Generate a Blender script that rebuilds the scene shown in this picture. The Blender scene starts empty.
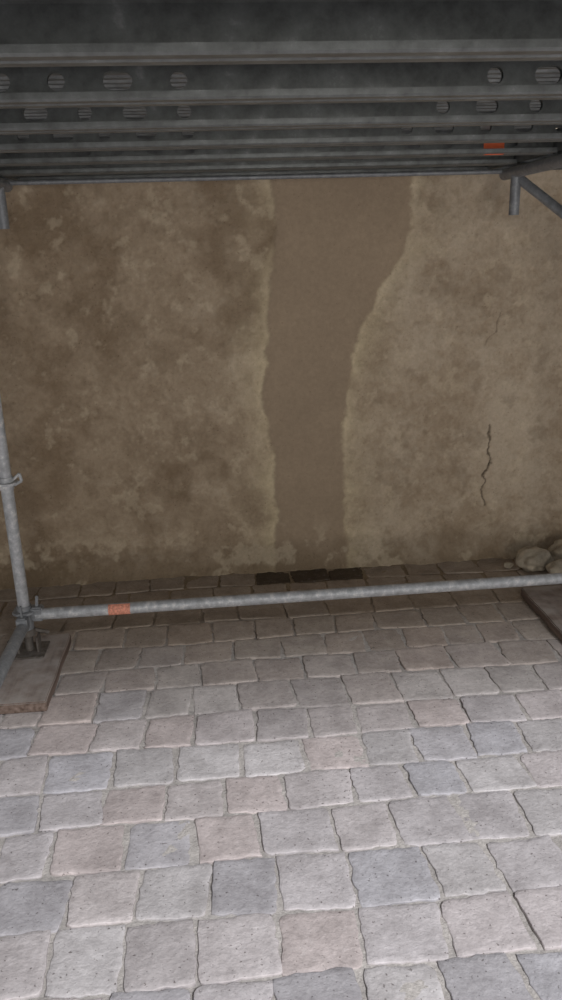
import bpy, bmesh, math, random
import numpy as np
from mathutils import Vector, Matrix
from mathutils import noise as mnz
random.seed(7)
S=bpy.context.scene
S.view_settings.view_transform='Standard'
COL=S.collection
def s2l(c):
    return tuple(((v/255)/12.92 if v/255<=0.04045 else (((v/255)+0.055)/1.055)**2.4) for v in c)
# ---------------- camera ----------------
PSI,PIT,ROL=math.radians(4.5),math.radians(18.1),math.radians(1.7)
CH=1.65; F=780.0
f=Vector((math.sin(PSI)*math.cos(PIT),math.cos(PSI)*math.cos(PIT),-math.sin(PIT)))
r0=Vector((math.cos(PSI),-math.sin(PSI),0)); u0=r0.cross(f)
r=math.cos(ROL)*r0-math.sin(ROL)*u0; u=math.sin(ROL)*r0+math.cos(ROL)*u0
cd=bpy.data.cameras.new('camera'); cam=bpy.data.objects.new('camera',cd); COL.objects.link(cam)
cam.matrix_world=Matrix((( r.x,u.x,-f.x,0),(r.y,u.y,-f.y,0),(r.z,u.z,-f.z,CH),(0,0,0,1)))
cd.sensor_fit='VERTICAL'; cd.sensor_height=24; cd.lens=F/1000*24; cd.clip_start=0.05
S.camera=cam
# ---------------- numpy noise ----------------
def vnoise(x,y,scale,seed):
    g=np.random.default_rng(seed).random((256,256))
    X=x*scale+37.3; Y=y*scale+11.7
    xi=np.floor(X).astype(int); yi=np.floor(Y).astype(int)
    fx=X-xi; fy=Y-yi; fx=fx*fx*(3-2*fx); fy=fy*fy*(3-2*fy)
    a=g[xi%256,yi%256]; b=g[(xi+1)%256,yi%256]; c=g[xi%256,(yi+1)%256]; d=g[(xi+1)%256,(yi+1)%256]
    return (a*(1-fx)+b*fx)*(1-fy)+(c*(1-fx)+d*fx)*fy
def fbm(x,y,scale,seed,o=5,gain=.5):
    s=0;a=1;t=0
    for i in range(o):
        th=.7*i+.3; xr=x*math.cos(th)-y*math.sin(th); yr=x*math.sin(th)+y*math.cos(th)
        s=s+a*vnoise(xr,yr,scale*2.03**i,seed+i*17); t+=a; a*=gain
    return s/t
def sst(a,b,x):
    t=np.clip((x-a)/(b-a),0,1); return t*t*(3-2*t)
# ---------------- materials ----------------
def newmat(name):
    m=bpy.data.materials.new(name); m.use_nodes=True
    nt=m.node_tree; return m,nt,nt.nodes['Principled BSDF']
def noise(nt,scale,detail=6,rough=.6,coord='Object'):
    tc=nt.nodes.new('ShaderNodeTexCoord'); n=nt.nodes.new('ShaderNodeTexNoise')
    n.inputs['Scale'].default_value=scale; n.inputs['Detail'].default_value=detail; n.inputs['Roughness'].default_value=rough
    nt.links.new(tc.outputs[coord],n.inputs['Vector']); return n
def ramp(nt,src,stops):
    r=nt.nodes.new('ShaderNodeValToRGB'); e=r.color_ramp.elements
    e[0].position,e[0].color=stops[0][0],(*stops[0][1],1); e[1].position,e[1].color=stops[1][0],(*stops[1][1],1)
    for p,c in stops[2:]:
        x=e.new(p); x.color=(*c,1)
    nt.links.new(src,r.inputs[0]); return r
def mulmix(nt,a,b):
    mx=nt.nodes.new('ShaderNodeMix'); mx.data_type='RGBA'; mx.blend_type='MULTIPLY'; mx.inputs[0].default_value=1
    nt.links.new(a,mx.inputs[6]); nt.links.new(b,mx.inputs[7]); return mx.outputs[2]
def attrmat(name,scale,lo,hi,bump,bscale,rough=.95,spec=.15,extra=None):
    m,nt,b=newmat(name)
    at=nt.nodes.new('ShaderNodeAttribute'); at.attribute_name='Col'
    n1=noise(nt,scale,8,.7); rp=ramp(nt,n1.outputs['Fac'],[(.3,(lo,)*3),(.7,(hi,)*3)])
    c=mulmix(nt,at.outputs['Color'],rp.outputs[0])
    if extra=='tile':
        n3=noise(nt,7,9,.75); r3=ramp(nt,n3.outputs['Fac'],[(.36,(.76,.75,.745)),(.62,(1.14,1.14,1.14))]); c=mulmix(nt,c,r3.outputs[0])
        n4=noise(nt,100,2,.5); r4=ramp(nt,n4.outputs['Fac'],[(.28,(.42,.40,.39)),(.34,(1,1,1))]); c=mulmix(nt,c,r4.outputs[0])
        n5=noise(nt,24,10,.85); r5=ramp(nt,n5.outputs['Fac'],[(.55,(0,0,0)),(.68,(.6,.6,.6))])
        mx=nt.nodes.new('ShaderNodeMix'); mx.data_type='RGBA'; nt.links.new(r5.outputs[0],mx.inputs[0]); nt.links.new(c,mx.inputs[6])
        c2=nt.nodes.new('ShaderNodeMix'); c2.data_type='RGBA'; c2.inputs[0].default_value=.4; nt.links.new(at.outputs['Color'],c2.inputs[6]); c2.inputs[7].default_value=(.76,.735,.72,1)
        nt.links.new(c2.outputs[2],mx.inputs[7]); c=mx.outputs[2]
    if extra=='wall':
        n4=noise(nt,85,3,.6); r4=ramp(nt,n4.outputs['Fac'],[(.28,(.68,.65,.62)),(.36,(1,1,1))]); c=mulmix(nt,c,r4.outputs[0])
    nt.links.new(c,b.inputs['Base Color'])
    n2=noise(nt,bscale,8,.65); bp=nt.nodes.new('ShaderNodeBump'); bp.inputs['Strength'].default_value=bump; bp.inputs['Distance'].default_value=.01
    nt.links.new(n2.outputs['Fac'],bp.inputs['Height']); nt.links.new(bp.outputs[0],b.inputs['Normal'])
    b.inputs['Roughness'].default_value=rough; b.inputs['Specular IOR Level'].default_value=spec
    return m
M_wall=attrmat('lime_plaster',60,.88,1.09,.45,90,extra='wall')
M_tile=attrmat('terracotta_tile',45,.86,1.1,.45,70,.85,.25,'tile')
M_mort=attrmat('sand_mortar',80,.7,1.15,.6,120)
def metal(name,cs,scale,rough,met=.6,bump=.15):
    m,nt,b=newmat(name)
    n1=noise(nt,scale,8,.7); rp=ramp(nt,n1.outputs['Fac'],cs); nt.links.new(rp.outputs[0],b.inputs['Base Color'])
    b.inputs['Metallic'].default_value=met; b.inputs['Roughness'].default_value=rough
    bp=nt.nodes.new('ShaderNodeBump'); bp.inputs['Strength'].default_value=bump; bp.inputs['Distance'].default_value=.003
    nt.links.new(n1.outputs['Fac'],bp.inputs['Height']); nt.links.new(bp.outputs[0],b.inputs['Normal']); return m
M_tube=metal('galvanised_tube',[(.30,(.28,.28,.28)),(.52,(.45,.46,.47)),(.66,(.68,.67,.64))],30,.55,.2)
M_tube2=metal('dark_galvanised_tube',[(.30,(.17,.175,.18)),(.55,(.27,.28,.29)),(.70,(.40,.40,.39))],26,.5,.3)  # darker copy of the tube metal for upper tubes, couplers and base transoms
M_deck=metal('galvanised_deck',[(.3,(.09,.094,.09)),(.60,(.19,.20,.195)),(.76,(.34,.35,.34))],14,.40,.5)
M_iron=metal('rusty_iron',[(.35,(.09,.075,.06)),(.65,(.2,.18,.16))],40,.7,.4)
def plain(name,c,var=.25,scale=60,rough=.8):
    m,nt,b=newmat(name); n1=noise(nt,scale)
    rp=ramp(nt,n1.outputs['Fac'],[(.3,tuple(x*(1-var) for x in c)),(.7,tuple(min(1,x*(1+var)) for x in c))])
    nt.links.new(rp.outputs[0],b.inputs['Base Color']); b.inputs['Roughness'].default_value=rough; return m
M_or=plain('orange_paint',(1.0,.19,.07),.1)
M_or2=plain('faded_orange_label',s2l((228,150,125)),.4,110)
M_rock=plain('limestone_rubble',(.44,.38,.29),.4,18,.95)
def woodmat():
    m,nt,b=newmat('weathered_wood')
    tc=nt.nodes.new('ShaderNodeTexCoord'); mp=nt.nodes.new('ShaderNodeMapping'); mp.inputs['Scale'].default_value=(60,3,60)
    n=nt.nodes.new('ShaderNodeTexNoise'); n.inputs['Scale'].default_value=1; n.inputs['Detail'].default_value=8
    nt.links.new(tc.outputs['Object'],mp.inputs[0]); nt.links.new(mp.outputs[0],n.inputs['Vector'])
    rp=ramp(nt,n.outputs['Fac'],[(.3,(.08,.05,.035)),(.7,(.22,.16,.13))])
    n2=noise(nt,9); mx=nt.nodes.new('ShaderNodeMix'); mx.data_type='RGBA'
    r2=ramp(nt,n2.outputs['Fac'],[(.33,(.2,.2,.2)),(.6,(.9,)*3)])
    ge=nt.nodes.new('ShaderNodeNewGeometry'); sp=nt.nodes.new('ShaderNodeSeparateXYZ'); nt.links.new(ge.outputs['True Normal'],sp.inputs[0])
    mm=nt.nodes.new('ShaderNodeMath'); mm.operation='MULTIPLY'; mm.use_clamp=True; nt.links.new(r2.outputs[0],mm.inputs[0]); nt.links.new(sp.outputs['Z'],mm.inputs[1])
    nt.links.new(mm.outputs[0],mx.inputs[0]); nt.links.new(rp.outputs[0],mx.inputs[6]); mx.inputs[7].default_value=(.36,.32,.29,1)
    nt.links.new(mx.outputs[2],b.inputs['Base Color']); b.inputs['Roughness'].default_value=.9
    bp=nt.nodes.new('ShaderNodeBump'); bp.inputs['Strength'].default_value=.4; bp.inputs['Distance'].default_value=.004
    nt.links.new(n.outputs['Fac'],bp.inputs['Height']); nt.links.new(bp.outputs[0],b.inputs['Normal']); return m
M_wood=woodmat()
def setcol(me,cols):
    a=me.color_attributes.new('Col','FLOAT_COLOR','POINT')
    c=np.ones((len(me.vertices),4),dtype=np.float32); c[:,:3]=cols; a.data.foreach_set('color',c.ravel())
def gridmesh(name,P,nx,ny,mat,cols):
    idx=np.arange(nx*ny).reshape(ny,nx)
    q=np.stack([idx[:-1,:-1],idx[:-1,1:],idx[1:,1:],idx[1:,:-1]],-1).reshape(-1,4)
    me=bpy.data.meshes.new(name); me.from_pydata(P.tolist(),[],q.tolist()); me.update()
    setcol(me,cols); me.materials.append(mat)
    me.polygons.foreach_set('use_smooth',np.ones(len(q),dtype=bool))
    o=bpy.data.objects.new(name,me); COL.objects.link(o); return o
# ---------------- wall ----------------
WY=3.86
# fresh cement strip outline, (x,z) on the wall
PL=[(.31,2.4),(.307,1.978),(.301,1.784),(.279,1.4),(.232,1.163),(.238,.915),(.255,.656),(.269,.276),(.259,-.038)]
PR=[(.96,2.4),(.961,1.964),(.965,1.789),(.95,1.61),(.84,1.475),(.743,1.289),(.679,1.071),(.643,.897),(.616,.691),(.641,.365),(.640,-.062)]
CR=[(1.403,.732),(1.398,.625),(1.413,.543),(1.385,.462),(1.379,.379),(1.394,.294)]
CR2=[(1.437,1.303),(1.392,1.192),(1.354,1.144)]
xs=np.concatenate([np.arange(-3.2,-1.3,.03),np.arange(-1.3,1.95,.005),np.arange(1.95,3.6,.03)])
zs=np.concatenate([np.arange(-.05,2.05,.005),np.arange(2.05,3.4,.03)])
X,Z=np.meshgrid(xs,zs); x=X.ravel(); z=Z.ravel()
def edge(L,z):
    zz=np.array([p[1] for p in L])[::-1]; xx=np.array([p[0] for p in L])[::-1]; return np.interp(z,zz,xx)
dl=x-edge(PL,z)+(fbm(x,z,9,5,5,.60)-.5)*.08
dr=edge(PR,z)-x+(fbm(x,z,9,55,5,.60)-.5)*.08
dd=np.minimum(dl,dr)
inside=sst(-.014,.014,dd)
n1=fbm(x,z,3,11,6,.6); n2=fbm(x,z,10,23,5,.6); n3=fbm(x,z,34,41,4,.7); n4=fbm(x,z,1.3,77,3)
def L(c): return np.array(s2l(c))
mid=L((170,152,129)); dark=L((148,130,108)); light=L((190,174,152)); pale=L((208,192,166)); cem=L((159,141,119))
side=sst(.3,.9,x)
t=np.clip(.38+(n1-.5)*1.0+(n2-.5)*.6+(n3-.5)*.7+side*.34+(n4-.5)*.7,0,1)[:,None]
col=np.where(t<.5,dark+(mid-dark)*(t*2),mid+(light-mid)*(t*2-1))
st=(sst(.44,.68,fbm(x,z,2.4,91,6,.60))*(1-side*.7)*.62)[:,None]; col=col*(1-st)+L((118,99,77))*st
st=(sst(.54,.72,fbm(x,z,9,191,5,.62))*.3)[:,None]; col=col*(1-st)+L((122,105,84))*st
fl=(sst(.58,.74,fbm(x,z,13,291,5,.65))*.35)[:,None]; col=col*(1-fl)+pale*fl
halo=np.exp(-np.clip(-dd,0,2)/(.035+.09*n1))*(.35+1.7*(n2-.32))*(1-.45*sst(1.0,1.8,z))
halo=np.clip(halo,0,.85)[:,None]; col=col*(1-halo)+L((212,196,163))*halo
cc=cem*(1+.14*(n2-.5)+.22*(n4-.5)+.10*(n3-.5))[:,None]
rim=np.exp(-np.clip(dl,0,2)/.02)*.10; cc=cc*(1-rim)[:,None]
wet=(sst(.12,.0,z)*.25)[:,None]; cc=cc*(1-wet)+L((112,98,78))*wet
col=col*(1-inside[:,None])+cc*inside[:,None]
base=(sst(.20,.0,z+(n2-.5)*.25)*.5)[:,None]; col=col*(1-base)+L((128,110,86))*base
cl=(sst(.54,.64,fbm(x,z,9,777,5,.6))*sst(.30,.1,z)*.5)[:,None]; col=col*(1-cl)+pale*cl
relief=(n1-.5)*.03+(n2-.5)*.020+(n3-.5)*.013
relief=relief*(1-inside)+inside*(.002+(n1-.5)*.006)
def polyd(L_,amp):
    best=np.full(x.shape,9.)
    jx=x+(fbm(x,z,25,333,3)-.5)*amp
    for (ax,az),(bx,bz) in zip(L_[:-1],L_[1:]):
        ux,uz=bx-ax,bz-az; q=ux*ux+uz*uz
        tt=np.clip(((jx-ax)*ux+(z-az)*uz)/q,0,1)
        best=np.minimum(best,np.hypot(jx-ax-tt*ux,z-az-tt*uz))
    return best
for LL,w,amp,k in ((CR,.005,.045,.75),(CR2,.003,.04,.4)):
    d=polyd(LL,amp); mk=(1-sst(w*.4,w*1.6,d))*k*(.5+1.0*n3)
    mk=np.clip(mk,0,1); col=col*(1-mk[:,None])+L((60,48,36))*mk[:,None]; relief=relief-mk*.010
yy=WY-relief-.045*np.exp(-np.clip(z,0,9)/.03)*(.6+n2)
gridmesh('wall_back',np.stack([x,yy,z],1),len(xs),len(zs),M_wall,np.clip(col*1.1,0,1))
# ---------------- floor ----------------
fx=np.arange(-3.2,3.6,.016); fy=np.arange(-2.0,3.95,.016)
A,B=np.meshgrid(fx,fy); a=A.ravel(); b=B.ravel()
mn=fbm(a,b,14,9,4,.6)
mc=L((182,176,171))*(.78+.42*mn)[:,None]
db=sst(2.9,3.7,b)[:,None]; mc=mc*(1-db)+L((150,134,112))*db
zz=-.0062+(mn-.5)*.012+.006*sst(3.75,3.85,b)*(.3+mn)
floor_bed=gridmesh('floor_bed',np.stack([a,b,zz],1),len(fx),len(fy),M_mort,np.clip(mc,0,1))
V=[];Fc=[];CC=[]
pal=[(181,174,171),(178,173,171),(173,171,172),(180,173,169),(182,172,167),(179,175,172),(174,169,167),(185,181,178),(177,171,168),(168,165,165)]
palL=[np.array(s2l(c))*np.array((1.06,1.05,1.085)) for c in pal]
M=10
y=WY-.015; row=0
def wob(x,row): return .007*math.sin(x*2.1+row*1.3)+.005*math.sin(x*5.3+row*2.9)
while y>-1.9:
    h=random.uniform(.178,.202)
    xc=-3.1+random.uniform(-.1,.1)
    while xc<3.45:
        w=random.uniform(.172,.228) if random.random()<.92 else random.uniform(.14,.17)
        g=random.choice((.005,.007,.009,.012,.018))
        dy=random.uniform(-.004,.004); rs=random.uniform(-.006,.006)
        yt=lambda xx,s: y+wob(xx,row)-.0025+dy+rs*s
        yb=lambda xx,s: y-h+wob(xx,row+1)+.0025+dy+rs*s
        x0=xc+g/2;x1=xc+w-g/2; sk=random.uniform(-.009,.009); sk2=sk+random.uniform(-.006,.006)
        c=[Vector((x0+sk,yb(x0,-1),0)),Vector((x1+sk2,yb(x1,1),0)),Vector((x1-sk2,yt(x1,1),0)),Vector((x0-sk,yt(x0,-1),0))]
        cen=sum(c,Vector())/4
        ox=[]
        for k in range(4):
            p,q=c[k],c[(k+1)%4]; n=Vector(((q-p).y,-(q-p).x,0)).normalized()
            sd=random.uniform(0,100); cr=random.choice((.01,.015,.03,.07))
            for i in range(M):
                tt=i/M; jit=.006*mnz.noise(Vector((tt*3,sd,0)))+.007*mnz.noise(Vector((tt*9,sd,3)))-.001
                pt=p.lerp(q,tt)+n*jit
                if i==0: pt=pt+(cen-pt)*cr
                ox.append(pt)
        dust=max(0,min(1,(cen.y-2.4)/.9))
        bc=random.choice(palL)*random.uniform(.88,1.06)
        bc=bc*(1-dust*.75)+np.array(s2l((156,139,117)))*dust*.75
        if cen.y>3.62 and .24<cen.x<.64: bc=np.array(s2l((84,73,60)))
        tz=random.uniform(-.003,.002); ta=random.uniform(-.016,.016); tb=random.uniform(-.010,.010)
        b0=len(V); nO=len(ox)
        for (ins,dz,sh) in ((0,-.03,.9),(.0,-.0028,1.0),(.001,-.001,1.10),(.003,0,1.05),(.02,.0001,1)):
            for pt in ox:
                d=(cen-pt); q=pt+d.normalized()*ins
                V.append((q.x,q.y,dz+tz+(q.x-cen.x)*ta+(q.y-cen.y)*tb)); CC.append(bc*sh)
        V.append((cen.x,cen.y,tz+random.uniform(-.0015,.0002))); CC.append(bc)
        for rr in range(4):
            for i in range(nO):
                j=(i+1)%nO; Fc.append((b0+rr*nO+i,b0+rr*nO+j,b0+(rr+1)*nO+j,b0+(rr+1)*nO+i))
        ce=b0+5*nO
        for i in range(nO): Fc.append((b0+4*nO+i,b0+4*nO+(i+1)%nO,ce))
        xc+=w
    y-=h; row+=1
me=bpy.data.meshes.new('floor'); me.from_pydata(V,[],Fc); me.update(); setcol(me,np.clip(np.array(CC),0,1)); me.materials.append(M_tile)
me.polygons.foreach_set('use_smooth',np.ones(len(Fc),dtype=bool))
fo=bpy.data.objects.new('floor',me); COL.objects.link(fo); floor_bed.parent=fo
# ---------------- helpers ----------------
def obj(name,bm,mat,parent=None,smooth=True):
    me=bpy.data.meshes.new(name); bm.to_mesh(me); bm.free(); me.materials.append(mat)
    o=bpy.data.objects.new(name,me); COL.objects.link(o)
    if parent: o.parent=parent
    if smooth:
        for p in me.polygons: p.use_smooth=True
        try: me.set_sharp_from_angle(angle=math.radians(35))
        except Exception: pass
    return o
def tube(bm,p,q,R,seg=24,thick=.003):
    p=Vector(p);q=Vector(q); d=(q-p).normalized(); a=d.orthogonal().normalized(); b=d.cross(a)
    rings=[]
    for (c,rad) in ((p,R-thick),(p,R),(q,R),(q,R-thick)):
        rings.append([bm.verts.new(c+(a*math.cos(t)+b*math.sin(t))*rad) for t in [2*math.pi*i/seg for i in range(seg)]])
    for k in range(4):
        A_,B_=rings[k],rings[(k+1)%4]
        for i in range(seg): bm.faces.new((A_[i],A_[(i+1)%seg],B_[(i+1)%seg],B_[i]))
def box(bm,c,s,rot=None,bev=.002):
    M4=Matrix.Translation(c)@(rot.to_4x4() if rot else Matrix())@Matrix.Diagonal((*s,1))
    res=bmesh.ops.create_cube(bm,size=1,matrix=M4)
    if bev:
        es=list({e for v in res['verts'] for e in v.link_edges})
        bmesh.ops.bevel(bm,geom=es,offset=bev,segments=2,affect='EDGES')
def empty(name):
    e=bpy.data.objects.new(name,None); COL.objects.link(e); return e
# ---------------- deck planks ----------------
ZB=1.946; H=.085
holes=[(-.665,1),(-.545,0),(-.425,1),(-.30,0),(-.173,1),(-.045,0),(.642,0),(.762,1),(.897,0),(1.02,1),(1.14,0)]
def plank_mesh(x0,x1,hl,W):
    bm=bmesh.new()
    prof=[(.034,.016),(.034,.004),(.030,0),(.005,0),(0,.005)]
    def sweep(pr):
        a=[bm.verts.new((x0,y_,z_)) for y_,z_ in pr]; b=[bm.verts.new((x1,y_,z_)) for y_,z_ in pr]
        for i in range(len(pr)-1): bm.faces.new((a[i],a[i+1],b[i+1],b[i]))
    sweep(prof); sweep([(W-y_,z_) for y_,z_ in prof])
    top=[(0,H-.005),(.005,H)]
    nr=max(2,int(round((W-.08)/.055)))
    for i in range(nr):
        c=.06+(W-.12)*i/(nr-1)
        top+=[(c-.014,H),(c-.009,H-.006),(c+.009,H-.006),(c+.014,H)]
    top+=[(W-.005,H),(W,H-.005)]
    sweep(top)
    for yy_ in (0,W):
        es=[]
        def loop(pts):
            vs=[bm.verts.new((px,yy_,pz)) for px,pz in pts]
            for i in range(len(vs)): es.append(bm.edges.new((vs[i],vs[(i+1)%len(vs)])))
        loop([(x0,.005),(x1,.005),(x1,H-.005),(x0,H-.005)])
        for hx,k in hl:
            R=.0175; L_=.014 if k else .001; pts=[]
            for i in range(9): t=-math.pi/2+math.pi*i/8; pts.append((hx+L_+R*math.cos(t),.042+R*math.sin(t)))
            for i in range(9): t=math.pi/2+math.pi*i/8; pts.append((hx-L_+R*math.cos(t),.042+R*math.sin(t)))
            loop(pts)
        bmesh.ops.triangle_fill(bm,use_beauty=True,edges=es)
    bmesh.ops.remove_doubles(bm,verts=bm.verts,dist=.0002)
    for xe,s in ((x0,-1),(x1,1)):
        box(bm,(xe,W/2,H/2),(.003,W-.004,H-.01),bev=0)
        for yc in (.07,W-.07):
            box(bm,(xe+s*.002,yc,.06),(.010,.035,.008),bev=.002)
    me=bpy.data.meshes.new('scaffold_plank'); bm.to_mesh(me); bm.free(); me.materials.append(M_deck); return me
X0,X1=-.815,1.295
W=.388
pm=plank_mesh(X0,X1,holes,W); pm0=plank_mesh(X0,X1,[],W); pmn=plank_mesh(X0,X1,[],.335)
for k in range(-1,7):
    yf=1.455+.4*k; ww=W; me_=pm if k>=1 else pm0
    if k==6: yf=3.80; ww=.335; me_=pmn
    for off in (0,2.126,-2.126):
        o=bpy.data.objects.new('steel_scaffold_plank',me_); COL.objects.link(o); o.location=(off,yf-ww,ZB)
        md=o.modifiers.new('t','SOLIDIFY'); md.thickness=.0022; md.offset=0
        if k==4 and off==0:
            bm=bmesh.new(); box(bm,(1.065,W-.0035,.035),(.078,.002,.05),bev=.0009); box(bm,(1.06,W-.018,-.0022),(.07,.026,.0012),bev=.0004)
            obj('orange_mark',bm,M_or,o)
# ---------------- scaffold frame ----------------
fr=empty('scaffold_frame')
R=.0242; SX,SY=-.845,3.026; RX=1.68
def part(name,fn,mat=M_tube):
    bm=bmesh.new(); fn(bm); return obj(name,bm,mat,fr)
part('standard_1',lambda bm:tube(bm,(SX,SY,.2),(SX,SY,1.895),R))
part('standard_2',lambda bm:tube(bm,(RX,SY,.2),(RX,SY,1.895),R))
part('ledger',lambda bm:tube(bm,(SX+.045,SY,.215),(RX-.045,SY,.228),R))
part('base_transom_1',lambda bm:tube(bm,(SX,SY-.045,.19),(SX,SY-.75,.19),R),M_tube2)
part('base_transom_2',lambda bm:tube(bm,(RX,SY-.045,.19),(RX,SY-.75,.19),R),M_tube2)
for i,xx in enumerate((-.838,1.325)):
    part('transom_%d'%(i+1),lambda bm:tube(bm,(xx,.7,1.919),(xx,3.64,1.919),R),M_tube2)
    part('spigot_%d'%(i+1),lambda bm:tube(bm,(xx,3.50,1.745),(xx,3.50,1.91),.022),M_tube2)
part('far_ledger',lambda bm:tube(bm,(-.83,3.62,1.930),(1.32,3.62,1.930),.010),M_tube2)
part('bracket_brace',lambda bm:tube(bm,(1.335,3.5,1.895),(RX,SY+.02,1.5),.02),M_tube2)
def rosette(bm,c,R1=.06):
    x_,y_,z_=c; seg=32
    top=[];bot=[]
    for i in range(seg):
        t=2*math.pi*i/seg; rr=R1*(1-.12*(math.cos(4*t)>.6))
        top.append(bm.verts.new((x_+rr*math.cos(t),y_+rr*math.sin(t),z_+.005))); bot.append(bm.verts.new((x_+rr*math.cos(t),y_+rr*math.sin(t),z_-.005)))
    bm.faces.new(top); bm.faces.new(bot[::-1])
    for i in range(seg): bm.faces.new((bot[i],bot[(i+1)%seg],top[(i+1)%seg],top[i]))
def joint(bm,xx,s):
    rosette(bm,(xx,SY,.235),.05); tube(bm,(xx,SY,.13),(xx,SY,.26),R+.006)
    box(bm,(xx+s*.052,SY,.222),(.05,.045,.062),bev=.006)
    box(bm,(xx+s*.052,SY,.255),(.012,.008,.09),Matrix.Rotation(.12*s,3,'Y'),.002)
    box(bm,(xx,SY-.052,.20),(.045,.05,.062),bev=.006)
    box(bm,(xx,SY-.052,.235),(.008,.012,.09),bev=.002)
part('coupler_1',lambda bm:joint(bm,SX,1),M_tube2); part('coupler_2',lambda bm:joint(bm,RX,-1),M_tube2)
def collar(bm,xx):
    rosette(bm,(xx,SY,.79),.045); tube(bm,(xx,SY,.765),(xx,SY,.815),R+.004)
    for (p,q) in (((0.025,0,.80),(.055,0,.825)),((.055,0,.825),(.06,0,.795)),((.06,0,.795),(.03,0,.78))):
        tube(bm,(xx+p[0],SY,p[2]),(xx+q[0],SY,q[2]),.006,10,.002)
part('rosette_1',lambda bm:collar(bm,SX)); part('rosette_2',lambda bm:collar(bm,RX))
def jack(bm,xx):
    box(bm,(xx,SY,.050),(.14,.14,.007),bev=.002)
    tube(bm,(xx,SY,.053),(xx,SY,.2),.016,16)
    for i in range(12): tube(bm,(xx,SY,.06+i*.0075),(xx,SY,.063+i*.0075),.0185,16,.004)
    tube(bm,(xx,SY,.125),(xx,SY,.155),.032)
    for a_ in (0,math.pi):
        d=Vector((math.cos(a_+.5),math.sin(a_+.5),0)); c0=Vector((xx,SY,.14))
        tube(bm,c0+d*.028,c0+d*.085+Vector((0,0,-.03)),.009,12)
    for s in (-1,1): box(bm,(xx+s*.04,SY,.085),(.008,.06,.07),bev=.002)
part('base_jack_1',lambda bm:jack(bm,SX),M_iron); part('base_jack_2',lambda bm:jack(bm,RX),M_iron)
def label(bm,x0,x1,yc,zc,Rr,a0,a1):
    n=10; A_=[];B_=[]
    for i in range(n+1):
        t=a0+(a1-a0)*i/n; A_.append(bm.verts.new((x0,yc-Rr*math.cos(t),zc+Rr*math.sin(t)))); B_.append(bm.verts.new((x1,yc-Rr*math.cos(t),zc+Rr*math.sin(t))))
    for i in range(n): bm.faces.new((A_[i],B_[i],B_[i+1],A_[i+1]))
part('orange_label',lambda bm:label(bm,-.50,-.41,SY,.217,R+.0014,-.9,1.3),M_or2)
# ---------------- sole boards ----------------
def board(name,x0,x1,y0,y1,th=.043):
    bm=bmesh.new(); box(bm,((x0+x1)/2,(y0+y1)/2,th/2+.0025),(x1-x0,y1-y0,th),bev=.004)
    bmesh.ops.subdivide_edges(bm,edges=[e for e in bm.edges if e.calc_length()>.1],cuts=12,use_grid_fill=True)
    for v in bm.verts:
        v.co.x+=.002*math.sin(v.co.y*23+v.co.x*9)
    return obj(name,bm,M_wood)
board('wooden_sole_board',-.965,-.70,2.62,3.17)
board('wooden_sole_board',1.41,1.76,2.55,3.34)
# ---------------- rubble ----------------
bm=bmesh.new()
for (cx,cy,sz) in ((1.60,3.64,.085),(1.69,3.50,.070),(1.80,3.66,.10),(1.55,3.50,.02),(1.88,3.5,.07),(1.48,3.68,.022)):
    res=bmesh.ops.create_icosphere(bm,subdivisions=4,radius=1)
    for v in res['verts']:
        n=v.co.normalized(); k=1+.32*(mnz.noise(n*1.3+Vector((cx*9,cy*5,0))))+.10*mnz.noise(n*4+Vector((cx*5,0,3)))
        v.co=Vector((cx+n.x*sz*1.1*k,cy+n.y*sz*.9*k,sz*.68+n.z*sz*.75*k))
obj('stone_rubble',bm,M_rock,smooth=True)
# ---------------- lights ----------------
def area(name,loc,tgt,size,e,col,sy=None):
    l=bpy.data.lights.new(name,'AREA'); l.energy=e; l.color=col; l.size=size
    if sy: l.shape='RECTANGLE'; l.size_y=sy
    o=bpy.data.objects.new(name,l); COL.objects.link(o); o.location=loc
    o.rotation_euler=(Vector(tgt)-Vector(loc)).to_track_quat('-Z','Y').to_euler(); return o
area('window_light',(2.6,-3.4,5.75),(0.3,1.5,0),1.6,745,(.95,.965,1))
area('wall_fill_light',(1.0,-4.0,1.6),(0.5,3.8,.9),2.2,96,(1,.96,.91),1.6)  # unseen low fill lamp, added behind the camera to brighten the wall
w=bpy.data.worlds.new('world'); S.world=w; w.use_nodes=True
w.node_tree.nodes['Background'].inputs[0].default_value=(.95,.96,1,1); w.node_tree.nodes['Background'].inputs[1].default_value=.39
